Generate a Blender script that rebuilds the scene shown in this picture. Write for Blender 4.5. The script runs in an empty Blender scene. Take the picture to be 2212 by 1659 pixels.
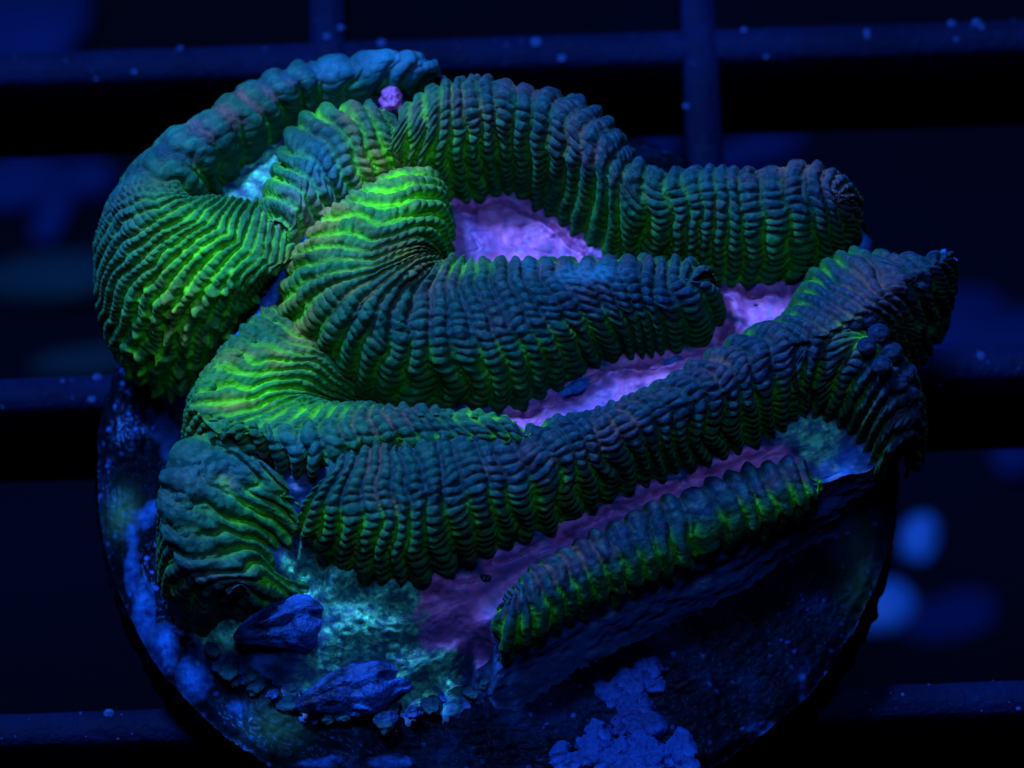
import bpy, math, random
import numpy as np
from mathutils import Matrix, Vector

# ------------------------------------------------------------------ camera, world, lamps
S = 0.001                                   # everything below is laid out in millimetres
W, H = 2212.0, 1659.0                       # photo coordinates used for tracing
ELEV, ROLL, DIST, LENS = math.radians(61.3), math.radians(1.9), 344.0, 300.0
F = LENS / 36.0 * W
X_ = np.array([1.0, 0, 0])
UP0 = np.array([0, math.sin(ELEV), math.cos(ELEV)])
FWD = np.array([0, math.cos(ELEV), -math.sin(ELEV)])
RGT = X_ * math.cos(ROLL) - UP0 * math.sin(ROLL)
UPV = UP0 * math.cos(ROLL) + X_ * math.sin(ROLL)
EYE = -FWD * DIST

scene = bpy.context.scene
cam = bpy.data.objects.new("camera", bpy.data.cameras.new("camera"))
scene.collection.objects.link(cam)
m = Matrix.Identity(4)
for i in range(3):
    m[i][0], m[i][1], m[i][2], m[i][3] = RGT[i], UPV[i], -FWD[i], EYE[i] * S
cam.matrix_world = m
cam.data.lens = LENS
cam.data.sensor_width = 36.0
cam.data.clip_start = 0.01
cam.data.clip_end = 5.0
cam.data.dof.use_dof = True
cam.data.dof.focus_distance = (DIST - 12.0) * S
cam.data.dof.aperture_fstop = 62.0
scene.camera = cam

world = bpy.data.worlds.new("World")
scene.world = world
world.use_nodes = True
world.node_tree.nodes["Background"].inputs[0].default_value = (0.02, 0.10, 0.55, 1)
world.node_tree.nodes["Background"].inputs[1].default_value = 0.006

LAMP = (0.15, 0.43, 1.0)
def area(name, loc, target, size, power, col=LAMP):
    d = bpy.data.lights.new(name, 'AREA')
    d.shape = 'RECTANGLE'; d.size = size[0] * S; d.size_y = size[1] * S
    d.energy = power; d.color = col
    o = bpy.data.objects.new(name, d)
    scene.collection.objects.link(o)
    o.location = Vector(loc) * S
    o.rotation_euler = (Vector(target) - Vector(loc)).to_track_quat('-Z', 'Y').to_euler()
    return o
area("reef_lamp", (-42, 48, 118), (-9, 2, 10), (26, 18), 0.50)
area("overhead_fill", (12, -12, 225), (2, 0, 5), (90, 40), 0.24)  # added soft fill that brightens the front flanks and front valley

scene.view_settings.view_transform = 'Standard'
scene.view_settings.look = 'None'
scene.view_settings.exposure = 0.0
scene.view_settings.gamma = 1.0
scene.render.engine = 'CYCLES'
scene.render.resolution_x, scene.render.resolution_y = 1024, 768

# ------------------------------------------------------------------ helpers
col = scene.collection
def P(px, py, z):
    """photo coordinates + height in mm above the grid top -> world mm"""
    d = FWD + RGT * ((px - W / 2) / F) + UPV * ((H / 2 - py) / F)
    t = (z - EYE[2]) / d[2]
    return EYE + d * t

def _h(ix, iy, iz, seed):
    h = (ix * 374761393 + iy * 668265263 + iz * 2147483647 + seed * 974711) & 0xFFFFFFFF
    h = ((h ^ (h >> 13)) * 1274126177) & 0xFFFFFFFF
    h = ((h ^ (h >> 16)) * 2246822519) & 0xFFFFFFFF
    return ((h ^ (h >> 15)) & 0xFFFFFF) / float(0xFFFFFF)
def noise(p, seed=0):
    """value noise, p (...,3), returns -1..1"""
    p = np.asarray(p, float)
    i = np.floor(p).astype(np.int64); f = p - i; f = f * f * (3 - 2 * f)
    r = 0
    for dx in (0, 1):
        for dy in (0, 1):
            for dz in (0, 1):
                w = (f[..., 0] if dx else 1 - f[..., 0]) * (f[..., 1] if dy else 1 - f[..., 1]) * (f[..., 2] if dz else 1 - f[..., 2])
                r = r + w * _h(i[..., 0] + dx, i[..., 1] + dy, i[..., 2] + dz, seed)
    return r * 2 - 1
def fbm(p, octv=3, seed=0):
    p = np.asarray(p, float); r = 0; a = 1; t = 0
    for k in range(octv):
        r = r + a * noise(p * 2 ** k + 17.3 * k, seed + k); t += a; a *= .5
    return r / t
def sstep(a, b, x):
    t = np.clip((x - a) / (b - a), 0, 1); return t * t * (3 - 2 * t)

def zone(pts, blobs, z=11):
    """soft patches of pigment: blobs = (px, py, rx, ry, weight) laid on the colony in plan"""
    r = np.zeros(pts.shape[:-1])
    for (bx, by, rx, ry, w) in blobs:
        c = P(bx, by, z)
        dx = (pts[..., 0] - c[0]) / (rx / 54.0); dy = (pts[..., 1] - c[1]) / (ry / 47.5)
        r = np.maximum(r, w * np.exp(-(dx * dx + dy * dy)))
    return r

def link(o, parent=None, **props):
    col.objects.link(o)
    if parent is not None: o.parent = parent
    for k, v in props.items(): o[k] = v
    return o
def mesh_np(name, verts, faces, mat, parent=None, attrs=None, smooth=True, **props):
    """verts (n,3) mm, faces (m,4 or 3)"""
    verts = np.asarray(verts, float) * S; faces = np.asarray(faces, np.int32)
    me = bpy.data.meshes.new(name)
    n, k = faces.shape
    me.vertices.add(len(verts)); me.vertices.foreach_set("co", verts.astype(np.float32).ravel())
    me.loops.add(n * k); me.loops.foreach_set("vertex_index", faces.ravel())
    me.polygons.add(n)
    me.polygons.foreach_set("loop_start", np.arange(0, n * k, k, dtype=np.int32))
    if smooth: me.polygons.foreach_set("use_smooth", np.ones(n, bool))
    me.update(calc_edges=True); me.validate()
    for an, av in (attrs or {}).items():
        a = me.attributes.new(an, 'FLOAT', 'POINT')
        a.data.foreach_set("value", np.asarray(av, np.float32).ravel())
    me.materials.append(mat)
    return link(bpy.data.objects.new(name, me), parent, **props)
def grid_faces(nu, nv, wrap=False):
    i = np.arange(nu if wrap else nu - 1)[:, None]; j = np.arange(nv - 1)[None]
    a = i * nv + j; b = ((i + 1) % nu) * nv + j
    return np.stack([a, b, b + 1, a + 1], -1).reshape(-1, 4)
def empty(name, loc, **props):
    o = bpy.data.objects.new(name, None); o.empty_display_size = 0.003
    o.location = Vector(loc) * S
    return link(o, None, **props)

# ------------------------------------------------------------------ materials
class NT:
    def __init__(s, name):
        s.m = bpy.data.materials.new(name); s.m.use_nodes = True
        s.t = s.m.node_tree; s.n = s.t.nodes; s.b = s.n["Principled BSDF"]
    def new(s, typ, **kw):
        n = s.n.new(typ)
        for k, v in kw.items(): setattr(n, k, v)
        return n
    def put(s, sock, v):
        if hasattr(v, 'is_output'): s.t.links.new(v, sock)
        elif isinstance(v, (tuple, list)): sock.default_value = tuple(v) + ((1,) if len(v) == 3 and len(sock.default_value) == 4 else ())
        else: sock.default_value = v
    def attr(s, name): return s.new('ShaderNodeAttribute', attribute_name=name).outputs['Fac']
    def obj(s): return s.new('ShaderNodeTexCoord').outputs['Object']
    def noise(s, scale, detail=3, rough=.55, vec=None, dist=0):
        n = s.new('ShaderNodeTexNoise'); n.inputs['Scale'].default_value = scale
        n.inputs['Detail'].default_value = detail; n.inputs['Roughness'].default_value = rough
        n.inputs['Distortion'].default_value = dist
        s.put(n.inputs['Vector'], vec if vec is not None else s.obj()); return n.outputs['Fac']
    def voro(s, scale, feature='F1'):
        n = s.new('ShaderNodeTexVoronoi', feature=feature); n.inputs['Scale'].default_value = scale
        s.put(n.inputs['Vector'], s.obj()); return n.outputs['Distance']
    def mix(s, f, a, b, blend='MIX'):
        n = s.new('ShaderNodeMix', data_type='RGBA', blend_type=blend)
        s.put(n.inputs[0], f); s.put(n.inputs[6], a); s.put(n.inputs[7], b); return n.outputs[2]
    def math(s, op, a, b=0.0, clamp=False):
        n = s.new('ShaderNodeMath', operation=op, use_clamp=clamp)
        s.put(n.inputs[0], a); s.put(n.inputs[1], b); return n.outputs[0]
    def ramp(s, v, a, b, lo=0.0, hi=1.0):
        n = s.new('ShaderNodeMapRange', interpolation_type='SMOOTHSTEP')
        s.put(n.inputs[0], v)
        for k, x in zip((1, 2, 3, 4), (a, b, lo, hi)): n.inputs[k].default_value = x
        return n.outputs[0]
    def bump(s, h, dist, strength=1.0, prev=None):
        n = s.new('ShaderNodeBump'); n.inputs['Strength'].default_value = strength
        n.inputs['Distance'].default_value = dist; s.put(n.inputs['Height'], h)
        if prev is not None: s.put(n.inputs['Normal'], prev)
        return n.outputs[0]
    def done(s, color, rough=.6, spec=.3, normal=None, sheen=0, sheen_tint=(0.3, .7, 1)):
        s.put(s.b.inputs['Base Color'], color); s.put(s.b.inputs['Roughness'], rough)
        s.b.inputs['Specular IOR Level'].default_value = spec
        if normal is not None: s.put(s.b.inputs['Normal'], normal)
        if sheen:
            s.b.inputs['Sheen Weight'].default_value = sheen
            s.b.inputs['Sheen Roughness'].default_value = .45
            s.b.inputs['Sheen Tint'].default_value = tuple(sheen_tint) + (1,)
        return s.m

def mat_ridge():
    k = NT("coral_tissue")
    g, a, glow, warm, blue, bead, west, sept = (k.attr(x) for x in ("groove", "across", "glow", "warm", "blue", "bead", "west", "septum"))
    n1 = k.noise(420, 3); n2 = k.noise(1500, 4); n3 = k.noise(160, 2); n4 = k.noise(5200, 2); n5 = k.noise(260, 3)
    rib = k.mix(k.ramp(n1, .3, .7), (0.003, 0.012, 0.060), (0.004, 0.027, 0.066))
    rib = k.mix(west, rib, k.mix(n1, (0.004, 0.040, 0.048), (0.012, 0.115, 0.042)))
    low = k.mix(n1, (0.005, 0.052, 0.018), (0.016, 0.14, 0.020))
    rib = k.mix(k.math('MULTIPLY', k.ramp(a, .22, .75), .95), rib, low)
    rib = k.mix(k.math('MULTIPLY', bead, k.ramp(n5, .3, .6, .3, 1.0)), rib, k.mix(west, (0.012, 0.075, 0.085), (0.02, 0.16, 0.08)))
    # furrows between the septa: brownish near the crest, fluorescent green down the flanks
    gsel = k.ramp(g, .02, 1.0)
    top = k.mix(k.ramp(n5, .5, .68), (0.006, 0.028, 0.045), (0.16, 0.075, 0.06))
    fur = k.mix(k.ramp(n3, .38, .62), (0.008, 0.080, 0.012), (0.05, 0.34, 0.010))
    fcol = k.mix(k.ramp(a, .25, .55), top, fur)
    fam = k.math('MULTIPLY', gsel, k.ramp(n1, .25, .62, .45, 1.0))
    c = k.mix(fam, rib, fcol)
    c = k.mix(k.math('MULTIPLY', sept, k.ramp(n5, .40, .62, .0, .6)), c, (0.06, 0.50, 0.03))
    gl = k.math('MULTIPLY', glow, k.ramp(n3, .2, .7, .65, 1.0), clamp=True)
    gcol = k.mix(k.ramp(g, .1, .7), (0.035, 0.30, 0.045), (0.20, 0.90, 0.012))
    gcol = k.mix(k.math('MULTIPLY', bead, .6), gcol, (0.05, 0.40, 0.06))
    c = k.mix(gl, c, gcol)
    wcol = k.mix(k.ramp(g, .1, .7), (0.56, 0.27, 0.04), (0.36, 0.68, 0.02))
    c = k.mix(k.math('MULTIPLY', warm, k.ramp(n1, .30, .62), clamp=True), c, wcol)
    bcol = k.mix(n1, (0.012, 0.10, 0.17), (0.02, 0.19, 0.38))
    c = k.mix(k.math('MULTIPLY', blue, k.ramp(n3, .3, .6, .5, 1.0), clamp=True), c, bcol)
    dust = k.math('MULTIPLY', k.math('MULTIPLY', k.ramp(n5, .42, .66), k.ramp(a, .5, .12, 0, .6)), k.ramp(west, .2, .9, 1.0, .25))
    c = k.mix(k.math('MULTIPLY', dust, k.ramp(n2, .35, .6)), c, (0.10, 0.042, 0.085))
    c = k.mix(k.ramp(n2, .3, .75, 0, .6), c, (0.5, 0.5, 0.5), 'MULTIPLY')
    c = k.mix(k.ramp(n4, .55, .8, 0, .14), c, (0.012, 0.13, 0.18))
    n6 = k.voro(3300)
    c = k.mix(k.ramp(n6, .15, .55, .0, .35), c, (0.35, 0.45, 0.5), 'MULTIPLY')
    nb = k.bump(n2, .00016, .8); nb = k.bump(n6, .00008, .6, nb); nb = k.bump(n4, .00005, .6, nb)
    k.b.inputs['Subsurface Weight'].default_value = .3
    k.b.inputs['Subsurface Radius'].default_value = (1.0, 1.0, 1.0)
    k.b.inputs['Subsurface Scale'].default_value = .00022
    return k.done(c, .5, .06, nb, sheen=.03)

def mat_floor():
    k = NT("coral_valley_tissue")
    pur, teal, rock = (k.attr(x) for x in ("purple", "teal", "rock"))
    n1 = k.noise(380, 4, dist=.6); n2 = k.noise(2200, 3); n3 = k.noise(900, 3); v = k.voro(2600)
    base = k.mix(n1, (0.002, 0.012, 0.055), (0.005, 0.030, 0.14))
    p = k.mix(k.ramp(n1, .30, .62), (0.16, 0.055, 0.27), (0.56, 0.11, 0.38))
    p = k.mix(k.ramp(n2, .5, .72, 0, .6), p, (0.10, 0.06, 0.28))
    t = k.mix(k.ramp(k.noise(2400, 4, .7), .38, .62), (0.01, 0.13, 0.13), (0.18, 0.95, 0.48))
    t = k.mix(k.ramp(v, .15, .5, 0, .6), t, (0.02, 0.09, 0.16))
    r = k.mix(k.ramp(n3, .35, .7), (0.006, 0.03, 0.10), (0.02, 0.10, 0.42))
    c = k.mix(k.math('MULTIPLY', rock, 1.0, True), base, r)
    c = k.mix(k.math('MULTIPLY', teal, k.ramp(n1, .25, .55, .25, 1.0), True), c, t)
    p = k.mix(k.ramp(k.noise(1100, 3), .5, .66, 0, .55), p, (0.12, 0.05, 0.22))
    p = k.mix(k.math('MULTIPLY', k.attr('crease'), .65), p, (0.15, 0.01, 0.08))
    c = k.mix(pur, c, p)
    nb = k.bump(n1, .00016, .7); nb = k.bump(v, .00010, .5, nb); nb = k.bump(n2, .00008, .6, nb)
    return k.done(c, .55, .3, nb)

def mat_disc():
    k = NT("disc_rubble")
    pale, green = k.attr("pale"), k.attr("algae")
    n1 = k.noise(330, 5); n2 = k.noise(1500, 4); n3 = k.noise(3500, 2)
    c = k.mix(k.ramp(n1, .45, .75), (0.0008, 0.0015, 0.004), (0.002, 0.006, 0.030))
    pc = k.mix(k.ramp(n2, .3, .7), (0.002, 0.016, 0.11), (0.007, 0.06, 0.28))
    c = k.mix(k.math('MULTIPLY', pale, k.ramp(n2, .2, .5, .45, 1.0), True), c, pc)
    gc = k.mix(n2, (0.005, 0.03, 0.01), (0.03, 0.09, 0.06))
    c = k.mix(green, c, gc)
    vs = k.voro(1700)
    glint_dots = k.math('MULTIPLY', k.ramp(vs, .24, .12), k.ramp(n1, .42, .62, .03, 1.0))  # speckled blue glints painted into the base colour, strongest in the gloss zones
    c = k.mix(k.math('MULTIPLY', glint_dots, k.ramp(k.attr('gloss'), 0, .8, .22, 1.0)), c, (0.012, 0.085, 0.48))
    nb = k.bump(n1, .0006, .6); nb = k.bump(n2, .00008, .5, nb)
    r = k.mix(pale, (.36, .36, .36), (.8, .8, .8))
    k.done(c, r, .03, nb)
    k.put(k.b.inputs['Specular IOR Level'], k.math('ADD', k.math('MULTIPLY', k.attr('gloss'), k.ramp(n1, .45, .62, .0, .5)), .012))
    k.b.inputs['Specular Tint'].default_value = (0.05, .30, 1, 1)
    return k.m

def mat_bar():
    k = NT("blue_plastic_grid")
    n1 = k.noise(300, 3); n2 = k.noise(2600, 3); n3 = k.noise(900, 2)
    c = k.mix(k.ramp(n1, .3, .7), (0.0002, 0.0018, 0.018), (0.0004, 0.004, 0.034))
    c = k.mix(k.ramp(n2, .62, .78, 0, .6), c, (0.0015, 0.016, 0.10))
    c = k.mix(k.ramp(n3, .62, .72, 0, .5), c, (0.002, 0.006, 0.02))
    c = k.mix(k.ramp(k.noise(70, 3), .3, .65, .65, 0), c, (0.0002, 0.001, 0.008))
    return k.done(c, .7, .03, k.bump(n2, .0002, .8))

def mat_simple(name, c1, c2, scale, rough=.6, spec=.3, bumpd=.0002):
    k = NT(name); n1 = k.noise(scale, 4); n2 = k.noise(scale * 5, 3)
    c = k.mix(k.ramp(n1, .35, .65), c1, c2)
    return k.done(c, rough, spec, k.bump(n2, bumpd, .8, k.bump(n1, bumpd * 3, .8)))

M_RIDGE, M_FLOOR, M_DISC, M_BAR = mat_ridge(), mat_floor(), mat_disc(), mat_bar()
M_SPECK = mat_simple("pale_detritus", (0.002, .022, .15), (.006, .045, .26), 3000)
M_SHELL = mat_simple("shell_crust", (0.001, .005, .03), (.008, .055, .28), 700, .5, .10)
M_PUTTY = mat_simple("putty", (0.001, .010, .085), (.004, .034, .20), 500, .7, .05, .0002)
M_SAND = mat_simple("tank_floor", (0.00005, .0002, .001), (.0001, .0009, .007), 14, .9, .05)
M_PEBBLE = mat_simple("pale_pebble", (0.012, .09, .42), (.02, .13, .55), 90)
M_DIM = mat_simple("dim_rubble", (0.0006, .005, .045), (.001, .010, .085), 60, .9, .05)
M_TEALR = mat_simple("teal_rubble", (0.001, .012, .030), (.002, .024, .045), 60, .9, .05)

# ------------------------------------------------------------------ tank floor and grid
TF = -72.0
nn = 60
gx, gy = np.meshgrid(np.linspace(-120, 120, nn), np.linspace(-120, 160, nn), indexing='ij')
gz = TF + 1.2 * fbm(np.stack([gx, gy, gx * 0], -1) * .09, 3, 5)
mesh_np("tank_floor", np.stack([gx, gy, gz], -1).reshape(-1, 3), grid_faces(nn, nn), M_SAND, kind="structure")

def box_bar(name, x0, x1, y0, y1, z0, z1, parent, along):
    n = 90; r = .12                                # slightly rounded, slightly wavy moulded bar
    t = np.linspace(0, 1, n)
    prof = [(-1, -1), (-1, 1 - .14), (-1 + .16, 1), (1 - .16, 1), (1, 1 - .14), (1, -1)]
    vs = []
    for tt in t:
        for (a, b) in prof:
            if along == 'x':
                x = x0 + (x1 - x0) * tt; y = (y0 + y1) / 2 + a * (y1 - y0) / 2
            else:
                y = y0 + (y1 - y0) * tt; x = (x0 + x1) / 2 + a * (x1 - x0) / 2
            vs.append((x, y, (z0 + z1) / 2 + b * (z1 - z0) / 2))
    vs = np.array(vs); k = noise(vs * 1.7, 3) * .035
    vs[:, 1 if along == 'x' else 0] += k
    f = []
    m_ = len(prof)
    for i in range(n - 1):
        for j in range(m_):
            j2 = (j + 1) % m_
            f.append((i * m_ + j, i * m_ + j2, (i + 1) * m_ + j2, (i + 1) * m_ + j))
    return mesh_np(name, vs, f, M_BAR, parent, smooth=False)

grid = empty("egg_crate_grid", (0, 0, 0), label="blue plastic egg-crate grid rack under the coral disc", category="grid rack")
xa, xb = P(707, 50, 0)[0], P(1511, 50, 0)[0]
pitch = xb - xa
ya, yb, yc = P(1106, 107, 0)[1], P(1106, 812, 0)[1], P(1106, 1537, 0)[1]
ys = [ya + (ya - yb), ya, yb, yc, yc + (yc - yb)]
xs = [xa - pitch, xa, xb, xb + pitch]
for y in ys: box_bar("crossbar", -50, 50, y - .74, y + .74, -6.3, 0.0, grid, 'x')
for x in xs: box_bar("lengthwise_bar", x - .75, x + .75, ys[-1] - 6, ys[0] + 6, -6.31, 0.012, grid, 'y')

rng = random.Random(4)
def lump(name, c, r, mat, parent=None, rot=0.0, amp=.12, freq=1.2, nu=40, nv=22, seed=0, **props):
    """rounded irregular lump, c = centre mm, r = half sizes mm"""
    u = np.linspace(0, 2 * np.pi, nu, endpoint=False)[:, None]; v = np.linspace(0.0, np.pi, nv)[None]
    d = np.stack([np.cos(u) * np.sin(v), np.sin(u) * np.sin(v), np.cos(v) + 0 * u], -1)
    s = 1 + amp * fbm(d * freq + seed * 7.7 + 30, 4, seed)
    p = d * s[..., None] * np.array(r)
    cr, sr = math.cos(rot), math.sin(rot)
    p = np.stack([p[..., 0] * cr - p[..., 1] * sr, p[..., 0] * sr + p[..., 1] * cr, p[..., 2]], -1)
    o = mesh_np(name, p.reshape(-1, 3), grid_faces(nu, nv, True)[:, ::-1], mat, parent, **props)
    o.location = Vector(c) * S
    return o

def on_floor(px, py, r):        # rest a lump of half-height r on the tank floor
    return P(px, py, TF + r * .8)
stones = [
 (1988, 1165, .78, 1.12, -.35, 1.1, M_PEBBLE, "bright oval pebble on the tank floor right of the disc", "pebble"),
 (1908, 1314, 1.5, 1.15, .5, .9, M_PEBBLE, "bright broad pebble half hidden behind the disc's right edge", "pebble"),
 (2050, 700, 2.6, 1.6, .3, .8, M_DIM, "dim blue rubble lump below the coral's pointed right lobe", "rubble"),
 (2185, 725, 2.4, 1.2, .2, .8, M_DIM, "dim blue rubble lump beside the grid crossbar on the right", "rubble"),
 (2195, 985, 1.0, .9, .1, .8, M_DIM, "faint blue pebble on the tank floor at the far right", "pebble"),
 (60, 40, 2.8, 2.6, .4, 1.2, M_DIM, "dim blue rubble lump behind the rearmost crossbar at the left", "rubble"),
 (40, 390, 2.0, 1.4, .5, 1.0, M_DIM, "faint slanting rubble piece in the rear left grid cell", "rubble"),
 (120, 450, .9, 2.2, -.4, 1.0, M_DIM, "faint upright rubble piece in the rear left grid cell", "rubble"),
 (190, 390, 1.4, 1.0, .1, .9, M_DIM, "faint round rubble piece in the rear left cell beside the coral", "rubble"),
 (120, 600, 3.2, 1.2, .1, 1.2, M_TEALR, "dim teal rubble lump in the rear left grid cell", "rubble"),
 (200, 785, 2.6, .7, .1, 1.0, M_TEALR, "flat teal rubble piece tucked behind the left crossbar", "rubble"),
 (1430, 320, .9, .6, .2, .8, M_DIM, "small blue rubble piece left of the rear lengthwise bar", "rubble"),
 (1640, 325, 2.2, .8, .2, .8, M_DIM, "blue rubble piece right of the rear lengthwise bar", "rubble"),
 (2060, 1330, 2.0, 1.2, .2, .7, M_DIM, "faint rubble lump right of the two bright pebbles", "rubble"),
]
for i, (px, py, rx, ry, rot, rz, mt, lab, cat) in enumerate(stones):
    lump(cat + "_stone" if cat == "rubble" else "pebble", on_floor(px, py, rz), (rx * 1.2, ry * 1.2, rz), mt, rot=rot, seed=i + 3, amp=.22, label=lab, category=cat, nu=28, nv=16)

# ------------------------------------------------------------------ frag disc
DT = 3.0
DC = P(1072, 1000, DT); DR = 862 / 54.3
disc = empty("frag_disc", (DC[0], DC[1], 0.0), label="round dark rubble-textured frag disc under the coral", category="frag disc")
nu, nr = 900, 210
u = np.linspace(0, 2 * np.pi, nu, endpoint=False)[:, None]
rr = np.linspace(0.25, 1, nr)[None]
edge = DR * (1 + .010 * fbm(np.stack([np.cos(u) * 6, np.sin(u) * 6, u * 0], -1), 4, 9))
x = DC[0] + np.cos(u) * rr * edge; y = DC[1] + np.sin(u) * rr * edge
pt = np.stack([x, y, x * 0], -1)
bub = np.abs(noise(pt * 2.6, 21)); bub2 = np.abs(noise(pt * 5.3, 22))
z = DT + .42 * fbm(pt * .6, 4, 11) + .22 * (1 - bub) * bub2 + .10 * np.abs(noise(pt * 3.7, 24)) + .03 * noise(pt * 7, 23) - .35 * sstep(.97, 1.0, rr)
pale = zone(pt, [(285, 1240, 16, 50, .9), (312, 1320, 24, 60, 1.0), (355, 1395, 28, 50, 1.0), (420, 1460, 34, 45, 1.0), (430, 1400, 30, 60, .5),
                 (285, 1160, 14, 30, 1.1), (310, 1125, 22, 22, 1.1), (330, 1100, 20, 20, .8), (350, 900, 35, 60, .7), (385, 960, 40, 50, .7),
                 (515, 1535, 20, 18, .9), (700, 1645, 60, 14, .6), (850, 1645, 60, 16, .6),
                 (1660, 1570, 60, 16, .5), (1735, 1480, 16, 40, .45)], DT)
pale = np.minimum(1.05 * pale, .95) * sstep(.36, .52, np.clip(pale * 1.5, 0, 1) + .22 * fbm(pt * 2.2, 3, 41))
z = z + .06 * pale
alg = zone(pt, [(265, 1110, 30, 45, .9), (1860, 1230, 40, 90, .3), (590, 1560, 60, 40, .6)], DT)
V = np.stack([x, y, z], -1).reshape(-1, 3)
mesh_np("top_face", V - np.array([DC[0], DC[1], 0]), grid_faces(nu, nr, True), M_DISC, disc, {"pale": pale, "algae": alg, "gloss": zone(pt, [(300, 950, 90, 130, 1.0), (330, 1180, 60, 140, .9), (520, 1560, 60, 30, .5), (600, 1620, 120, 40, .4)], DT)})
# rim wall
zz = np.linspace(0, 1, 12)[None]
rim_r = edge * (1 + .004 * np.sin(zz * 3.1)) + .22 * fbm(np.stack([np.cos(u) * 30 + 0 * zz, np.sin(u) * 30 + 0 * zz, zz * 4 + 0 * u], -1), 3, 31)
zt = z[:, -1:]
rz = zt * (1 - zz) + 0.03 * zz
V = np.stack([np.cos(u) * rim_r, np.sin(u) * rim_r, rz], -1).reshape(-1, 3)
zero = np.zeros(len(V))
mesh_np("rim", V, grid_faces(nu, 12, True), M_DISC, disc, {"pale": zero, "algae": zero})

# ------------------------------------------------------------------ the coral
coral = empty("brain_coral", (0, 0, 0), label="green and purple ribbed brain coral colony on the frag disc", category="coral")

def hermite(pts, t, tq):
    """pts (n,k) at params t, evaluated at tq, smooth"""
    n = len(t)
    d = (pts[1:] - pts[:-1]) / (t[1:] - t[:-1])[:, None]
    mt = np.zeros_like(pts); mt[0], mt[-1] = d[0], d[-1]
    h = t[1:] - t[:-1]
    if n > 2: mt[1:-1] = (d[:-1] * h[1:, None] + d[1:] * h[:-1, None]) / (h[1:] + h[:-1])[:, None]
    k = np.clip(np.searchsorted(t, tq) - 1, 0, n - 2)
    hh = h[k][:, None]; s = ((tq - t[k]) / h[k])[:, None]
    return ((2 * s ** 3 - 3 * s ** 2 + 1) * pts[k] + (s ** 3 - 2 * s ** 2 + s) * hh * mt[k] + (-2 * s ** 3 + 3 * s ** 2) * pts[k + 1] + (s ** 3 - s ** 2) * hh * mt[k + 1])

GLOW = [(740, 600, 110, 70, .45), (880, 330, 120, 90, .35), (1000, 380, 160, 60, .4), (860, 450, 120, 90, 1.3), (790, 500, 90, 60, .8), (640, 440, 60, 60, .5), (1300, 480, 300, 60, .22), (1640, 540, 160, 60, .25), (880, 470, 90, 75, 1.25), (960, 490, 40, 60, 1.3), (830, 430, 70, 50, .9), (720, 270, 55, 30, 1.0), (700, 300, 40, 40, .6), (600, 440, 40, 60, .9),
        (430, 580, 140, 100, 1.1), (330, 640, 100, 70, .8), (560, 830, 150, 80, 1.0), (660, 870, 90, 25, .9), (690, 530, 100, 80, 1.0), (760, 560, 60, 50, .6), (520, 1080, 110, 90, .25), (580, 1140, 60, 50, .4), (620, 640, 60, 70, .45), (1060, 890, 80, 20, .7),
        (1870, 740, 50, 22, .9), (600, 1110, 60, 60, .35), (870, 1240, 60, 30, .5), (1000, 590, 60, 25, .4)]
WARM = [(700, 520, 90, 60, .9), (640, 620, 50, 50, .8), (850, 430, 70, 50, 1.0), (820, 420, 60, 45, .9), (870, 480, 60, 40, .5), (700, 500, 70, 50, .8), (650, 600, 50, 60, .6), (650, 720, 30, 60, .7), (760, 340, 20, 50, .5), (560, 770, 70, 22, .8), (520, 860, 60, 14, .8),
        (480, 1000, 20, 14, .6), (380, 650, 60, 60, .45), (900, 590, 60, 35, .5), (1080, 200, 60, 30, .4)]
BLUE = [(850, 150, 90, 45, .9), (720, 180, 70, 45, .6), (600, 200, 70, 40, .35), (700, 430, 70, 60, .7), (650, 480, 60, 60, .5), (400, 300, 200, 80, .2), (250, 500, 60, 120, .3),
        (500, 1230, 60, 50, .5), (1150, 590, 40, 20, .3), (1270, 605, 60, 22, 1.1), (640, 960, 90, 40, .35), (480, 990, 90, 40, .35)]
WEST = [(450, 280, 320, 160, 1.0), (600, 700, 420, 420, 1.0), (450, 600, 300, 400, 1.0), (700, 950, 300, 200, .9)]
PIMP = [(690, 540, 120, 95, 1.6), (400, 700, 170, 110, 1.3), (520, 620, 90, 80, 1.0), (560, 800, 90, 60, .6), (2000, 620, 80, 60, .8)]
FEET = []
LINES = {}
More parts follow.
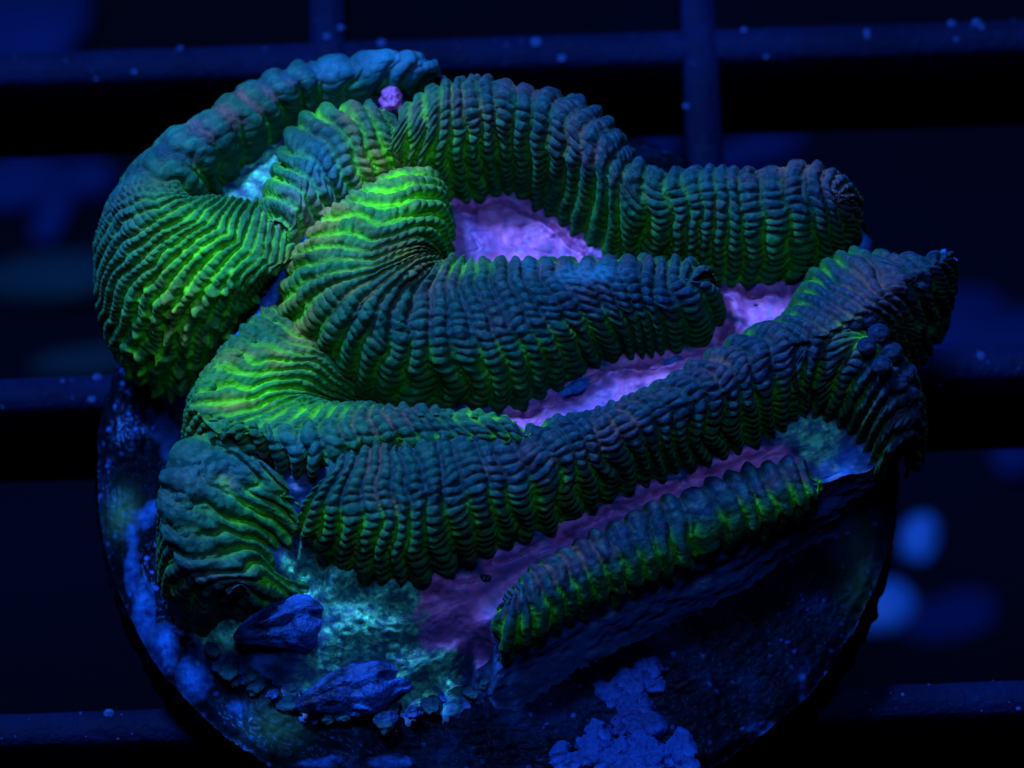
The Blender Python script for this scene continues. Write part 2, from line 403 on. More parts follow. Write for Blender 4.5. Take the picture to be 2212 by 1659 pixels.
def sheet(label, pairs, sp=46, amp=.30, bead=22, bamp=.17, e=.80, bulge=.04, flare=.12, warp=.42, tuck=(.5, .5), seed=1, beads_from=0.0, skirt=1.0, lump_amp=.20, du=.062, lo=-.35, mult=.28, pap=.30, nodk=1.0, line=True, crest_amp=.62):
    """A fold: each row is crest, near foot (and far foot): ribs run from foot to foot over the crest."""
    two = len(pairs[0]) == 9
    a = np.array(pairs, float)
    C = np.array([P(*q[:3]) for q in a]); A = np.array([P(*q[3:6]) for q in a])
    FEET.extend(A)
    seg = .5 * (np.linalg.norm(C[1:] - C[:-1], axis=1) + np.linalg.norm(A[1:] - A[:-1], axis=1)) + .05
    if two:
        Bk = np.array([P(*q[6:]) for q in a]); FEET.extend(Bk)
    t = np.concatenate([[0], np.cumsum(seg)])
    nu = int(t[-1] / du) + 4
    s = np.linspace(0, t[-1], nu)
    Ci, Ai = hermite(C, t, s), hermite(A, t, s)
    LINES[seed] = Ai
    clen = np.mean(np.linalg.norm(C - A, axis=1)) * 1.25
    nv = max(30, int(clen / .055))
    if two:
        Bi = hermite(Bk, t, s)
        nb = max(24, int(np.mean(np.linalg.norm(C - Bk, axis=1)) * 1.25 / .06))
        ph = np.concatenate([np.linspace(-np.pi / 2, 0, nb, endpoint=False), np.linspace(0, np.pi / 2, nv)])
    else:
        ph = np.linspace(lo, np.pi / 2, nv)
    nv = len(ph)
    ap = np.abs(ph)
    sn = np.sin(ap) ** e
    w = 1 - np.clip(np.cos(ap), 0, 1) ** e
    h = (1 - flare) * sn + flare * w ** 3 + bulge * np.sin(np.pi * np.clip(w, 0, 1))
    neg = (ph < 0)[None, :]
    if two:
        D = np.where(neg[..., None], (Bi - Ci)[:, None, :], (Ai - Ci)[:, None, :])
    else:
        h = np.where(ph < 0, -.8 * np.sin(ap), h); w = np.where(ph < 0, 1.6 * (1 - np.cos(ap)), w)
        D = np.repeat((Ai - Ci)[:, None, :], nv, 1)
    Bf = np.empty((nu, nv, 3))
    Bf[..., :2] = Ci[:, None, :2] + D[..., :2] * h[None, :, None]
    Bf[..., 2] = Ci[:, None, 2] + D[..., 2] * w[None]
    ext = np.linspace(.15, 1, 6) * skirt
    def tail(edge, dirv):
        T = np.empty((nu, 6, 3)); T[..., :2] = edge[:, None, :2] - dirv[:, None, :2] * (.05 * ext)[None, :, None]; T[..., 2] = edge[:, None, 2] - ext[None]; return T
    B = np.concatenate([Bf, tail(Bf[:, -1], Ai - Ci)], 1)
    acr1 = .6 * np.clip(w, 0, 1) + .4 * np.sin(ap)
    acr = np.concatenate([acr1, np.ones(6)]); pe = np.concatenate([ap, np.full(6, np.pi / 2)])
    if two:
        B = np.concatenate([tail(Bf[:, 0], Bi - Ci)[:, ::-1], B], 1)
        acr = np.concatenate([np.ones(6), acr]); pe = np.concatenate([np.full(6, np.pi / 2), pe])
    NV = B.shape[1]
    acr = acr[None] + 0 * s[:, None]
    B = B + (lump_amp * fbm(B * .5, 2, seed + 50))[..., None] * np.array([1, 1, 1.0])
    N = np.cross(np.gradient(B, axis=0), np.gradient(B, axis=1))
    N /= np.linalg.norm(N, axis=-1, keepdims=True) + 1e-12
    mid = pe < .9
    flip = N[:, mid, 2].mean() < 0
    N *= -1 if flip else 1
    N = N + np.array([0, 0, 1.0]) * np.clip(1 - pe / .35, 0, 1)[None, :, None]
    N /= np.linalg.norm(N, axis=-1, keepdims=True) + 1e-12
    arc = np.concatenate([np.zeros((nu, 1)), np.cumsum(np.linalg.norm(B[:, 1:] - B[:, :-1], axis=-1), axis=1)], 1)
    q = np.stack([s[:, None] * .45 + 0 * arc, arc * .55, 0 * arc + seed * 3.1], -1)
    phase = s[:, None] / (sp * .9 / 54.3) + warp * noise(q, seed) + warp * .5 * noise(q * 2.7, seed + 9) + .37 * seed
    phase = phase + .55 * noise(np.stack([s * .35, s * 0, s * 0 + seed], -1), seed + 5)[:, None]
    rib = np.floor(phase); xx = 2 * (phase - rib) - 1
    ri = rib.astype(np.int64)
    rr_ = np.array([_h(ri, ri * 0 + k, ri * 0, seed + 77) for k in (1, 2, 3)])
    bw = arc / (bead / 54.3) + rr_[1] * 5 + .45 * noise(q * 3.1, seed + 3)
    bd = np.abs(np.sin(np.pi * bw)) ** .55
    wd = (.92 - .18 * rr_[2]) * (.86 + .14 * bd)
    prof = np.clip(1 - (np.abs(xx) / wd) ** 2.2, 0, 1) ** .8
    sept = np.exp(-((1 - np.abs(xx)) / .10) ** 2)
    hgt = amp * (1 - mult + 2 * mult * rr_[0]) * (1 + .35 * noise(np.stack([rib * 3.7, arc * .9, arc * 0], -1), seed + 31)) * (crest_amp + (1 - crest_amp) * sstep(.05, .45, acr))
    disp = (prof - .62) * hgt + .22 * amp * sept + (bd - .6) * bamp * prof ** .5 * sstep(beads_from - .15, beads_from + .15, acr)
    nod = np.clip(noise(B * 2.3, seed + 41), 0, 1) * .11 + np.clip(noise(B * 4.1, seed + 42), 0, 1) * .07
    disp += nodk * nod * (1 - .75 * sstep(.25, .75, acr)) + .05 * fbm(B * 1.9, 3, seed + 13)
    L = t[-1]
    disp -= (tuck[0] * (1 - sstep(0, .8, s)) + tuck[1] * sstep(L - .8, L, s))[:, None]
    if pap:      # pimply papillae
        pn = noise(B * 2.6, seed + 29)
        disp += pap * np.clip(pn, 0, 1) ** 1.5 * np.clip(zone(B, PIMP), 0, 1)
    V = B + N * disp[..., None]
    f = grid_faces(nu, NV)
    if flip: f = f[:, ::-1]
    att = {"groove": np.clip(1 - prof, 0, 1), "across": acr, "glow": zone(B, GLOW), "warm": zone(B, WARM), "blue": zone(B, BLUE), "west": np.clip(zone(B, WEST), 0, 1), "bead": (1 - bd) * prof ** .3, "septum": sept * sstep(.15, .5, acr)}
    o = mesh_np("ridge", V.reshape(-1, 3), f, M_RIDGE, coral, att)
    if label: o["label"] = label
    return o

# --- rear left fold
sheet("wide dark ribs of the rear left fold", [
 (965, 166, 10.6, 924, 208, 9.1, 985, 238, 6.5), (905, 142, 11.6, 854, 221, 10.1, 925, 228, 6), (840, 130, 12.1, 802, 226, 10.4, 845, 220, 6), (760, 140, 12.1, 746, 234, 10.4, 755, 226, 6), (690, 156, 12.1, 684, 242, 10.4, 672, 238, 6), (620, 180, 12.1, 639, 268, 10, 590, 263, 6),
 (545, 210, 12.1, 592, 316, 10, 510, 296, 6), (480, 248, 12.6, 529, 366, 10, 440, 368, 6), (420, 288, 12.6, 494, 400, 10, 372, 403, 6), (365, 334, 12.6, 466, 432, 10, 300, 453, 6), (325, 386, 12.5, 442, 458, 10.2, 245, 513, 6), (305, 436, 12.3, 426, 482, 10.6, 215, 578, 6), (320, 486, 11.3, 414, 516, 10.6, 232, 628, 6)],
 sp=72, amp=.30, bead=30, bamp=.05, seed=2, mult=.3, nodk=.35, tuck=(.2, .4), crest_amp=.55, warp=.4)
# --- left lobe
sheet("green-veined pimply left lobe", [(322,385,12.3, 245,500,7, 440,480,10.4), (332,435,13.2, 206,590,7, 446,476,10.4), (360,462,13, 212,650,7, 470,462,10.4), (410,478,12.8, 222,710,6.8, 492,452,10.4), (450,487,12.6, 243,760,6.4, 515,444,10.3), (490,503,12.4, 285,805,6, 538,440,10.3), (520,523,12.2, 345,838,5.5, 560,436,10.4),
 (545,543,12.1, 410,840,5.5, 580,440,10.5), (575,556,12, 470,808,6, 605,450,10.7), (605,562,11.9, 512,745,7, 630,470,11), (635,550,11.6, 560,665,8.5, 655,500,11), (645,530,11.4, 605,600,9.5, 665,515,11)],
 sp=36, amp=.22, bead=17, bamp=.10, seed=4, pap=.55, e=.9, warp=.5, crest_amp=.8)
# --- small inner fold
sheet("teal ribbed small inner fold", [(860,238,13.4, 880,385,11.3, 850,258,11), (800,252,13.6, 850,412,11.2, 795,258,10.6), (748,268,13.6, 815,442,11, 730,260,10.6), (702,292,13.5, 785,464,11, 655,278,10.5), (667,340,13.3, 735,482,11, 607,332,10.4),
 (650,395,13.1, 700,507,11, 592,385,10.3), (640,445,12.9, 668,532,11, 566,430,10.3), (628,488,12.5, 645,560,11, 540,465,10.8)], sp=42, amp=.34, seed=7, e=.95, warp=.4)
# --- rear main fold
sheet("deeply ribbed rear main fold", [
 (835, 300, 13.2, 795, 346, 12, 870, 300, 9.5), (862, 262, 13.6, 832, 388, 11.4, 890, 310, 8.5), (910, 228, 13.9, 900, 410, 10.7, 920, 312, 7.5), (975, 212, 14, 985, 431, 10, 970, 306, 6.8), (1040, 208, 14, 1052, 427, 9.5, 1030, 300, 6.5), (1110, 216, 13.9, 1107, 424, 9.3, 1100, 303, 6.5), (1180, 234, 13.8, 1160, 454, 9, 1190, 312, 6.5),
 (1250, 268, 13.6, 1214, 480, 9, 1285, 335, 6.5), (1308, 310, 13.4, 1263, 517, 9, 1345, 382, 6.5), (1355, 350, 12.7, 1318, 550, 9.1, 1385, 440, 6.5), (1420, 372, 12.4, 1398, 567, 8.9, 1425, 478, 6.5), (1495, 380, 12.3, 1488, 592, 8.7, 1495, 484, 6.5), (1580, 380, 12.2, 1580, 607, 8.6, 1570, 482, 6.5), (1660, 374, 12.2, 1660, 609, 8.6, 1650, 472, 6.5),
 (1725, 372, 12.1, 1740, 594, 8.6, 1735, 452, 6.5), (1768, 386, 11.9, 1790, 572, 8.5, 1790, 458, 6.5), (1792, 405, 11.7, 1832, 556, 7.9, 1832, 472, 6.5), (1806, 425, 11.5, 1858, 534, 7.3, 1858, 490, 6.5), (1810, 440, 11.4, 1867, 512, 6.9, 1867, 510, 6.5)],
 sp=45, amp=.28, bead=20, seed=9, tuck=(.6, 0), e=.88, flare=.16)
# --- middle fold with the bright rim of the rear valley
sheet("middle fold with bright yellow-green upper end", [
 (895,362,11.4,815,395,11.7,945,412,10.4), (855,388,12.6,778,436,11.3,968,446,10), (832,422,12.9,738,462,11.2,979,476,9.7), (816,462,13,692,490,11,982,508,9.6), (806,502,13,652,530,10.6,975,538,9.6), (800,540,12.9,616,585,10,962,562,9.7), (798,568,12.8,593,640,9.5,950,575,9.8), (802,590,12.8,598,712,9,945,582,9.9), (812,606,12.7,660,792,8.5,948,588,9.8), (836,618,12.6,742,852,8,955,594,9.7), (885,628,11.9,845,880,8.4,968,602,9.5), (945,620,11.8,985,884.05,8.4,988,584,9.3), (1020,622,11.7,1110,878.1,8.4,1035,590,9.2), (1085,615,11.7,1182.5,850.6,8.4,1095,592,9), (1150,606,11.6,1262,804,8.4,1155,593,9), (1225,600,11.6,1314.5,782.46,8.4,1225,592,9), (1300,595,11.4,1375,766.75,8.4,1300,592,9), (1380,590,11.4,1427,759.03,8.4,1380,584,9), (1440,594,11.2,1492,750,8.4,1440,592,8.9), (1470,596,11.1,1540,725,8.4,1485,592,8.7), (1482,610,11,1558,687,8.4,1520,612,8.5), (1486,614,10.9,1556,657,8.5,1545,636,8.3)],
 sp=46, amp=.28, bead=20, seed=12, e=.78, tuck=(.5, 0))
# --- left end of the front valley (green veins running inwards)
sheet("green-veined hollow at the left end of the front valley", [(1130,927,11,1140,955,8.5), (1050,903,11,1060,925,8.3), (950,890,11,950,910,8.3), (860,898,10.9,860,902,8.3), (780,908,10.8,795,890,8.2), (680,915,10.7,745,888,8.2), (570,925,10.7,732,882,8.2), (490,915,10.6,740,877,8.2), (452,880,10.6,752,872,8.2), (457,835,10.8,768,866,8.2), (487,790,10.9,784,862,8.2), (522,750,10.9,800,856,8.2), (556,715,10.8,790,848,8.2), (586,685,10.6,760,832,8.4), (606,660,10.3,715,800,8.8)], sp=32, amp=.22, bead=16, bamp=.05, seed=14, e=1.0, bulge=0, lo=-.10, warp=.6, tuck=(.5, .2))
sheet("outer left side of the front fold", [(606,660,10.3,578,690,8.5), (586,685,10.6,548,735,7.5), (556,715,10.8,508,790,6.8), (522,750,10.9,466,850,6.2), (487,790,10.9,430,908,5.8), (457,835,10.8,410,955,5.6), (452,880,10.6,406,1005,5.6), (490,915,10.5,435,1040,5.8), (545,930,10.6,505,1050,6.2)], sp=32, amp=.16, seed=15, tuck=(.2, .5))
sheet("teal ribbed upper row of the front fold", [(450,925,10.5, 450,985,8.5), (540,930,10.7, 560,1000,9), (620,930,10.8, 640,1025,9.4), (700,922,10.9, 710,1005,10), (780,914,11, 800,980,10.2), (860,904,11, 900,962,10.5), (950,898,11, 1000,962,10.6), (1050,908,11, 1090,962,10.7), (1130,930,11, 1150,962,10.8)], sp=46, amp=.36, seed=16)
# --- front main fold
sheet("deeply ribbed front main fold", [
 (690,1040,10.3,650,1085,9.2,700,1010,9.2), (725,1014,10.5,652,1160,8.3,740,990,9.3), (780,993,10.6,730.89,1228.96,7.5,790,975,9.4), (850,977,10.8,852,1256,7.5,860,965,9.5), (930,965,10.9,957.5,1237.95,7.5,930,958,9.5), (1010,959,10.9,1065,1193.56,7.5,1000,955,9.2), (1090,959,10.8,1150,1158.56,7.5,1070,965,8.8), (1170,947,10.8,1235,1121.05,7.5,1130,958,8.3),
 (1250,929,10.8,1311.78,1082.66,7.5,1195,950,8.2), (1330,901,10.9,1394.57,1045.04,7.5,1265,936,8.2), (1410,869,10.9,1468.12,1017.45,7.5,1335,908,8.2), (1490,830,11,1533.12,993.08,7.5,1410,873,8.2), (1560,791,11.1,1600,968,7.5,1480,830,8.2), (1630,757,11.2,1660,943,7.5,1545,793,8.2), (1690,737,11.2,1705,918,7.5,1600,763,8.2), (1735,727,11.2,1726,896,7.7,1640,736,8.2), (1770,727,11.1,1742,883,7.8,1680,718,8.2)],
 sp=48, amp=.29, bead=20, seed=17, e=.8, tuck=(.4, .5))
sheet("right fan of ribs around the front valley end", [
 (1700,748,11.2,1712,920,7.5,1800,790,8.5), (1740,735,11.6,1727,905,7.6,1840,790,8), (1780,728,11.6,1742,893,7.7,1860,790,8), (1830,728,11.5,1765,896,7.6,1900,790,7.5), (1875,745,11.3,1795,908,7.5,1945,830,6.5), (1910,780,11,1825,925,7.3,1980,870,6), (1935,822,10.5,1850,945,7.1,1995,915,5.8), (1952,865,9.9,1870,968,6.9,1998,945,5.6), (1962,905,9.2,1885,990,6.6,1995,965,5.6), (1966,940,8.5,1898,1010,6.4,1985,985,5.6), (1962,965,7.6,1915,1020,6.2,1960,1005,5.8)],
 sp=44, amp=.34, bead=22, seed=25, e=.95, tuck=(.5, .2))
# --- right lobe
sheet("pointed right lobe", [(1690,748,11.3, 1740,800,9, 1590,782,8.2), (1750,734,11.7, 1810,790,9, 1632,750,8.2), (1805,710,11.8, 1865,780,8.5, 1680,714,8.1), (1848,682,11.9, 1915,775,8, 1713,662,8), (1878,650,11.9, 1955,794,7, 1750,612,8), (1905,622,11.8, 1975,790,6.5, 1800,582,8), (1940,602,11.6, 1998,760,6.5, 1860,590,8),
 (1978,586,11.4, 2022,725,6.8, 1925,600,8), (2008,576,11.1, 2046,680,7.2, 1985,598,8), (2026,572,10.8, 2060,635,7.8, 2040,592,8), (2032,572,10.6, 2066,606,8.2, 2060,596,8.2)], sp=42, amp=.28, bead=22, bamp=.1, seed=20, tuck=(.6, 0))
# --- lower left smooth fan
R8C = [(590,990,9.8), (545,968,10), (495,970,10), (440,982,10), (412,1020,10), (405,1070,9.7), (410,1120,9.3), (432,1180,8.8), (470,1232,8.2), (510,1262,7.6), (518,1268,7.5), (516,1266,7.5)]
R8A = [(645,1055,9.3), (648,1100,8.7), (642,1138,8.1), (634,1162,7.6), (626,1178,7.2), (628,1195,6.8), (642,1215,6.2), (655,1245,5.8), (660,1280,5.5), (610,1310,5.2), (550,1335,4.6), (490,1368,4.2)]
sheet("smooth fan of broad ribs at the lower left", [c + a for c, a in zip(R8C, R8A)], sp=54, amp=.28, bead=30, bamp=.04, seed=21, e=1.25, bulge=.02, flare=.3, warp=.6, crest_amp=1.0)
sheet("outer side of the lower left fan", [(590,990,9.8, 600,985,8), (545,968,10, 540,985,8), (495,968,10, 470,985,8), (440,980,10, 388,1025,7.5), (412,1020,10, 350,1105,6), (405,1070,9.7, 340,1190,5), (410,1130,9.2, 342,1270,4.2), (440,1190,8.6, 360,1335,3.6), (480,1240,7.8, 415,1368,3.6), (510,1262,7.4, 490,1372,4)], sp=44, amp=.16, bamp=.08, seed=22, warp=.5, lump_amp=.35)
# --- front lip
sheet("green-striped front lip of the colony", [
 (1102,1302,6.9,1070,1318,6.2,1090,1296,6.3), (1106,1298,7,1072,1360,5.9,1096,1290,6.4), (1112,1290,7.15,1088,1402,5.75,1102,1284,6.5), (1126,1275,7.3,1125,1394,5.75,1112,1272,6.6), (1170,1226,7.45,1210,1344,5.75,1150,1230,6.7), (1250,1181,7.55,1300,1296,5.95,1232,1184,6.8), (1350,1131,7.65,1400,1250,6.15,1332,1135,6.9), (1450,1086,7.65,1500,1205,6.25,1435,1090,6.9), (1550,1041,7.65,1600,1155,6.35,1535,1046,6.9), (1650,1006,7.65,1700,1109,6.55,1640,1010,6.9), (1730,994,7.65,1755,1084,6.75,1730,998,6.9), (1772,1000,7.35,1788,1068,6.95,1780,1004,6.8)], sp=47, amp=.30, bead=60, bamp=.02, seed=23, e=1.0, flare=.1, skirt=1.4, tuck=(0, .6), crest_amp=.8)

# --- valley floors and body wall
CEN = P(1080, 760, 8)
OUT = [(225,600,6),(225,690,6),(300,800,5),(430,880,5),(410,990,5),(355,1110,5),(345,1250,4),(400,1370,3.5),(500,1460,3.3),(650,1530,3.3),(850,1545,3.3),(1000,1470,4),(1085,1362,5.6),(1300,1250,5.8),(1600,1108,6.2),(1795,1036,6.6),
       (1890,1022,6),(1955,990,5.5),(1970,900,5.5),(1945,820,6),(2010,715,7),(2030,640,7.5),(1950,605,7.5),(1880,560,7),(1850,495,6.5),(1740,450,6.5),(1560,492,6.5),(1400,482,6.5),(1350,392,6.5),(1190,322,6.5),(1030,308,6.5),(940,335,6.5),(840,298,6),(670,318,6),(515,378,6),(380,438,6),(290,505,6)]
BASE = [(350,800),(340,850),(430,1000),(385,1200),(400,1340),(500,1500),(620,1570),(850,1605),(1000,1565),(1150,1512),(1300,1445),(1500,1335),(1700,1222),(1850,1132),(1900,1080),(1880,960),(1850,860),(1830,700),(1720,600),(1500,570),(1200,450),(900,430),(600,490),(420,620)]
EXTRA = [P(*q) for q in [(360,1330,3.2),(400,1370,3.1),(450,1420,3.0),(500,1460,3.0),(570,1500,3.0),(650,1530,3.0),(750,1545,3.0),(850,1545,3.0),(930,1515,3.1),(1000,1470,3.3),(1050,1430,4.0),(1150,1330,6.2),(1300,1250,6.2),(1450,1180,6.3),(1600,1108,6.4),(1700,1070,6.5),(1795,1036,6.5),(1150,500,9),(1060,470,9.2),(1230,530,8.8),(1630,650,8),(1720,600,8),(1580,730,8),(1400,800,8),(1250,860,8),(1150,895,8.1),(820,878,8.2),(740,892,8.6),(560,375,10.3),(500,425,10.4),(845,210,11.5),
        (1000,1260,6.8),(950,1310,6.4),(1050,1330,6.2),(1150,1190,7.1),(1300,1120,7.1),(1500,1035,7.1),(1650,970,7.1),(1760,960,7.0),(1830,1000,6.4),(1870,1020,6.2),(700,1220,6.6),(760,1300,6.2),(860,1330,6.0),(900,1420,4.8),(800,1470,4),(650,1340,5),(560,1380,4.2),(500,1320,4.6),(980,1400,5.3),(1060,1440,4)]]
def polar(poly):
    p = np.array(poly); d = p[:, :2] - CEN[:2]
    a = np.arctan2(d[:, 1], d[:, 0]); o = np.argsort(a); a, p = a[o], p[o]
    a = np.concatenate([a[-1:] - 2 * np.pi, a, a[:1] + 2 * np.pi]); p = np.concatenate([p[-1:], p, p[:1]])
    r = np.linalg.norm(p[:, :2] - CEN[:2], axis=1); return a, r, p[:, 2]
nu, nr = 760, 260
u = np.linspace(-np.pi, np.pi, nu, endpoint=False)
ao, ro, zo = polar([P(*q) for q in OUT]); ab, rb, _ = polar([P(q[0], q[1], 3) for q in BASE])
Ro, Rb = np.interp(u, ao, ro), np.interp(u, ab, rb)
cu = np.stack([np.cos(u) * 7, np.sin(u) * 7, u * 0], -1)
ker = np.hanning(15); ker /= ker.sum()
sm = lambda a: np.convolve(np.concatenate([a[-7:], a, a[:7]]), ker, 'valid')
Ro = sm(Ro) + .16 * fbm(cu, 3, 91); Rb = sm(Rb) + .35 * fbm(cu, 4, 92)
rad = np.linspace(0.02, 1, nr) ** .8
x = CEN[0] + np.cos(u)[:, None] * Ro[:, None] * rad; y = CEN[1] + np.sin(u)[:, None] * Ro[:, None] * rad
ctrl = np.concatenate([np.array(FEET), np.array(EXTRA)])
num = np.zeros(x.shape); den = np.zeros(x.shape)
for c in ctrl:
    d2 = (x - c[0]) ** 2 + (y - c[1]) ** 2 + .04
    wgt = 1 / d2 ** 1.7; num += wgt * c[2]; den += wgt
z = num / den
z = np.minimum(z, 12)
pt = np.stack([x, y, x * 0], -1)
z = z + .10 * fbm(pt * 1.1, 3, 61) + .05 * noise(pt * 3.3, 62)
wr = np.abs(noise(np.stack([x * .9 + .5 * y, y * 2.2 - .6 * x, x * 0], -1), 64))     # soft wrinkles
z = z - .05 * (1 - sstep(0, .22, wr))
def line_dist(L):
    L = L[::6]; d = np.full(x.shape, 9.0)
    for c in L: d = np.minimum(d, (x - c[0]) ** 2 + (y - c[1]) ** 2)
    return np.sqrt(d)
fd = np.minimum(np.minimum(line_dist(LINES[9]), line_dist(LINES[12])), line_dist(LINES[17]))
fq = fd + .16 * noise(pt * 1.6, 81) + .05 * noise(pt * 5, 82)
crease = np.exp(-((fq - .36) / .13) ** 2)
PUR = [(1080,480,120,60,1.2),(1180,520,110,45,1.2),(1270,548,60,25,1.1),(1650,650,95,60,1.2),(1760,575,45,35,1.1),(1560,735,80,40,1.2),(1420,800,110,45,1.2),(1280,850,110,45,1.2),(1160,895,80,40,1.2),(840,880,110,22,1.2),
       (740,893,30,10,.9),(845,210,40,30,1.2),(1010,1260,110,50,1.2),(960,1300,60,40,.9),(1050,1310,30,70,1.1),(1150,1200,110,50,1.2),(1300,1125,120,50,1.2),(1450,1060,110,40,1.2),(1560,1010,90,40,1.0),(1660,975,80,35,1.0),(1810,1000,40,60,.35)]
TEAL = [(650,1240,50,40,1.2),(780,1360,90,60,1.2),(900,1360,80,60,1.2),(700,1400,80,50,.8),(690,1210,50,40,1.2),(740,1270,70,60,1.2),(840,1310,90,55,1.2),(830,1400,110,70,1.0),(930,1400,70,60,1.0),(960,1450,60,50,.5),(470,1300,55,40,1.1),(510,1320,40,25,.9),(560,375,60,45,1.2),(620,330,40,30,1.1),(690,262,50,25,1.1),(720,900,30,12,1.0),(1760,965,70,45,.9),(1830,1010,60,40,.35),(545,410,40,40,.6)]
ROCK = [(700,1480,200,80,.9),(560,1380,120,60,.7),(1820,1010,90,60,1.2),(900,1500,120,60,.6),(1060,1400,40,60,.8),(1850,545,60,40,1.1),(430,940,40,80,1.0),(980,180,40,30,1.0),(1270,605,60,25,1),(1500,990,100,20,.5),(1830,560,60,40,1.2)]
PUR9 = [(1020,545,90,40,1.3),(1100,560,100,30,1.2),(1010,470,60,45,1.2),(1080,490,110,60,1.3),(1180,520,110,50,1.3),(1270,550,60,28,1.2),(1090,430,35,30,1.1),(990,520,40,40,1.2)]
pur, teal, rock = np.maximum(zone(pt, PUR, 8), zone(pt, PUR9, 9.1)), zone(pt, TEAL, 6.5), zone(pt, ROCK, 6)
z = z + (.26 * np.exp(-((fq - .62) / .16) ** 2) * (.6 + .4 * noise(pt * 1.2, 83)) - .12 * np.exp(-((fq - .36) / .10) ** 2)) * sstep(.3, .8, pur)
z = z + teal.clip(0, 1) * (.16 * np.abs(noise(pt * 5, 66)) + .10 * np.abs(noise(pt * 9, 67)))
soft = .35 * fbm(pt * 2.0, 3, 68)
pur = sstep(.35, .6, pur + soft * .5); teal = np.maximum(teal, zone(pt, [(560,375,60,50,1.3),(600,345,40,40,1.3),(500,425,50,40,.8),(660,270,40,22,1.2),(720,255,60,15,1.0)], 10.3)); teal = sstep(.3, .75, teal + soft); rock = sstep(.2, .9, rock + soft)
# body wall from the outline down to the disc
nk = 70
kk = np.linspace(0, 1, nk)[1:]
zE = z[:, -1:]
wx = x[:, -1:] + (CEN[0] + np.cos(u)[:, None] * Rb[:, None] - x[:, -1:]) * kk ** 1.3
wy = y[:, -1:] + (CEN[1] + np.sin(u)[:, None] * Rb[:, None] - y[:, -1:]) * kk ** 1.3
wz = zE + (2.75 - zE) * kk
wp = np.stack([wx, wy, wz], -1)
rg = .55 * fbm(wp * np.array([.8, .8, 1.6]), 4, 71) * np.sin(np.pi * np.clip(kk, 0, .97)) [None]
wx = wx + np.cos(u)[:, None] * rg; wy = wy + np.sin(u)[:, None] * rg
X3 = np.concatenate([np.stack([x, y, z], -1), np.stack([wx, wy, wz], -1)], 1)
pad = lambda a: np.concatenate([a, a[:, -1:] * (1 - kk)[None] ** 3], 1)
wrock = sstep(.1, .7, .9 * zone(np.stack([wx, wy, wz], -1), [(760, 1540, 260, 60, 1.0), (1060, 1440, 50, 60, .8)], 3.5) + .25 * fbm(wp * 1.1, 3, 73))
nf = grid_faces(nu, nr, True)
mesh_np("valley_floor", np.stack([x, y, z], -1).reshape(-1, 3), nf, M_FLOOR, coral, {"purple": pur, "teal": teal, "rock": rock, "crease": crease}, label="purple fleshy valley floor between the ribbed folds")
V = np.concatenate([np.stack([x, y, z], -1)[:, -1:], np.stack([wx, wy, wz], -1)], 1)
mesh_np("skeleton_wall", V.reshape(-1, 3), grid_faces(nu, nk, True), M_FLOOR, coral,
        {"purple": np.zeros((nu, nk)), "teal": np.concatenate([teal[:, -1:], teal[:, -1:] * (1 - kk)[None] ** 2], 1), "rock": np.concatenate([rock[:, -1:], wrock], 1)}, label="dark blue bare skeleton wall under the front lip")

# --- small fleshy details of the colony
M_BLUE = mat_simple("blue_membrane", (0.006, .05, .26), (.015, .12, .50), 500, .5, .3)
M_PURP = mat_simple("purple_tissue", (0.22, .05, .26), (.55, .11, .36), 700, .55, .3)
M_HOLE = mat_simple("mouth_slit", (0.002, .003, .02), (.004, .006, .03), 700, .5, .3)
def tube(name, pts, rad, mat, parent, label=None, nseg=16, seed=0, du=.08, flat=1.0, rough=.12):
    p = np.array([P(*q) for q in pts]); d = np.concatenate([[0], np.cumsum(np.linalg.norm(p[1:] - p[:-1], axis=1))])
    tq = np.linspace(0, d[-1], int(d[-1] / du) + 4); c = hermite(p, d, tq)
    tan = np.gradient(c, axis=0); tan /= np.linalg.norm(tan, axis=1, keepdims=True)
    side = np.cross(tan, [0, 0, 1.0]); side /= np.linalg.norm(side, axis=1, keepdims=True) + 1e-9
    up = np.cross(side, tan)
    r = np.interp(tq, d, rad)
    th = np.linspace(0, 2 * np.pi, nseg, endpoint=False)
    V = c[:, None] + r[:, None, None] * (np.cos(th)[None, :, None] * side[:, None] + flat * np.sin(th)[None, :, None] * up[:, None])
    V = V + (V - c[:, None]) * (rough * 2 * fbm(V * 2.2, 3, seed))[..., None]
    n = len(tq); i = np.arange(n - 1)[:, None]; j = np.arange(nseg)[None]
    f = np.stack([i * nseg + j, i * nseg + (j + 1) % nseg, (i + 1) * nseg + (j + 1) % nseg, (i + 1) * nseg + j], -1).reshape(-1, 4)[:, ::-1]
    o = mesh_np(name, V.reshape(-1, 3), f, mat, parent)
    if label: o["label"] = label
    return o
tube("membrane_edge", [(800,448,12.15), (735,466,12.05), (690,496,11.75), (650,538,11.35), (614,592,10.75), (590,642,10.15), (560,692,9.75), (520,732,9.45), (484,770,8.75), (452,815,8.05)], [.05, .16, .22, .26, .28, .30, .30, .28, .22, .05], M_BLUE, coral, "blue membrane edge along the middle fold", flat=1.3)
tube("membrane_edge", [(432,945,7.8), (400,978,8), (388,1015,7.8), (392,1060,7.6), (400,1100,7.4)], [.15, .4, .45, .35, .1], M_BLUE, coral, "blue membrane edge beside the lower left fan", seed=3)
def part_lump(name, px, py, z, r, mat, label=None, **kw):
    o = lump(name, P(px, py, z), r, mat, coral, **kw)
    if label: o["label"] = label
    return o
part_lump("tissue_nub", 846, 216, 11.0, (.45, .55, .45), M_PURP, "purple nub beside the rear left fold", amp=.35, freq=2.2, seed=2)
part_lump("mouth", 1396, 808, 8.0, (.30, .16, .05), M_HOLE, "dark mouth slit in the purple valley", seed=5, rot=.2)
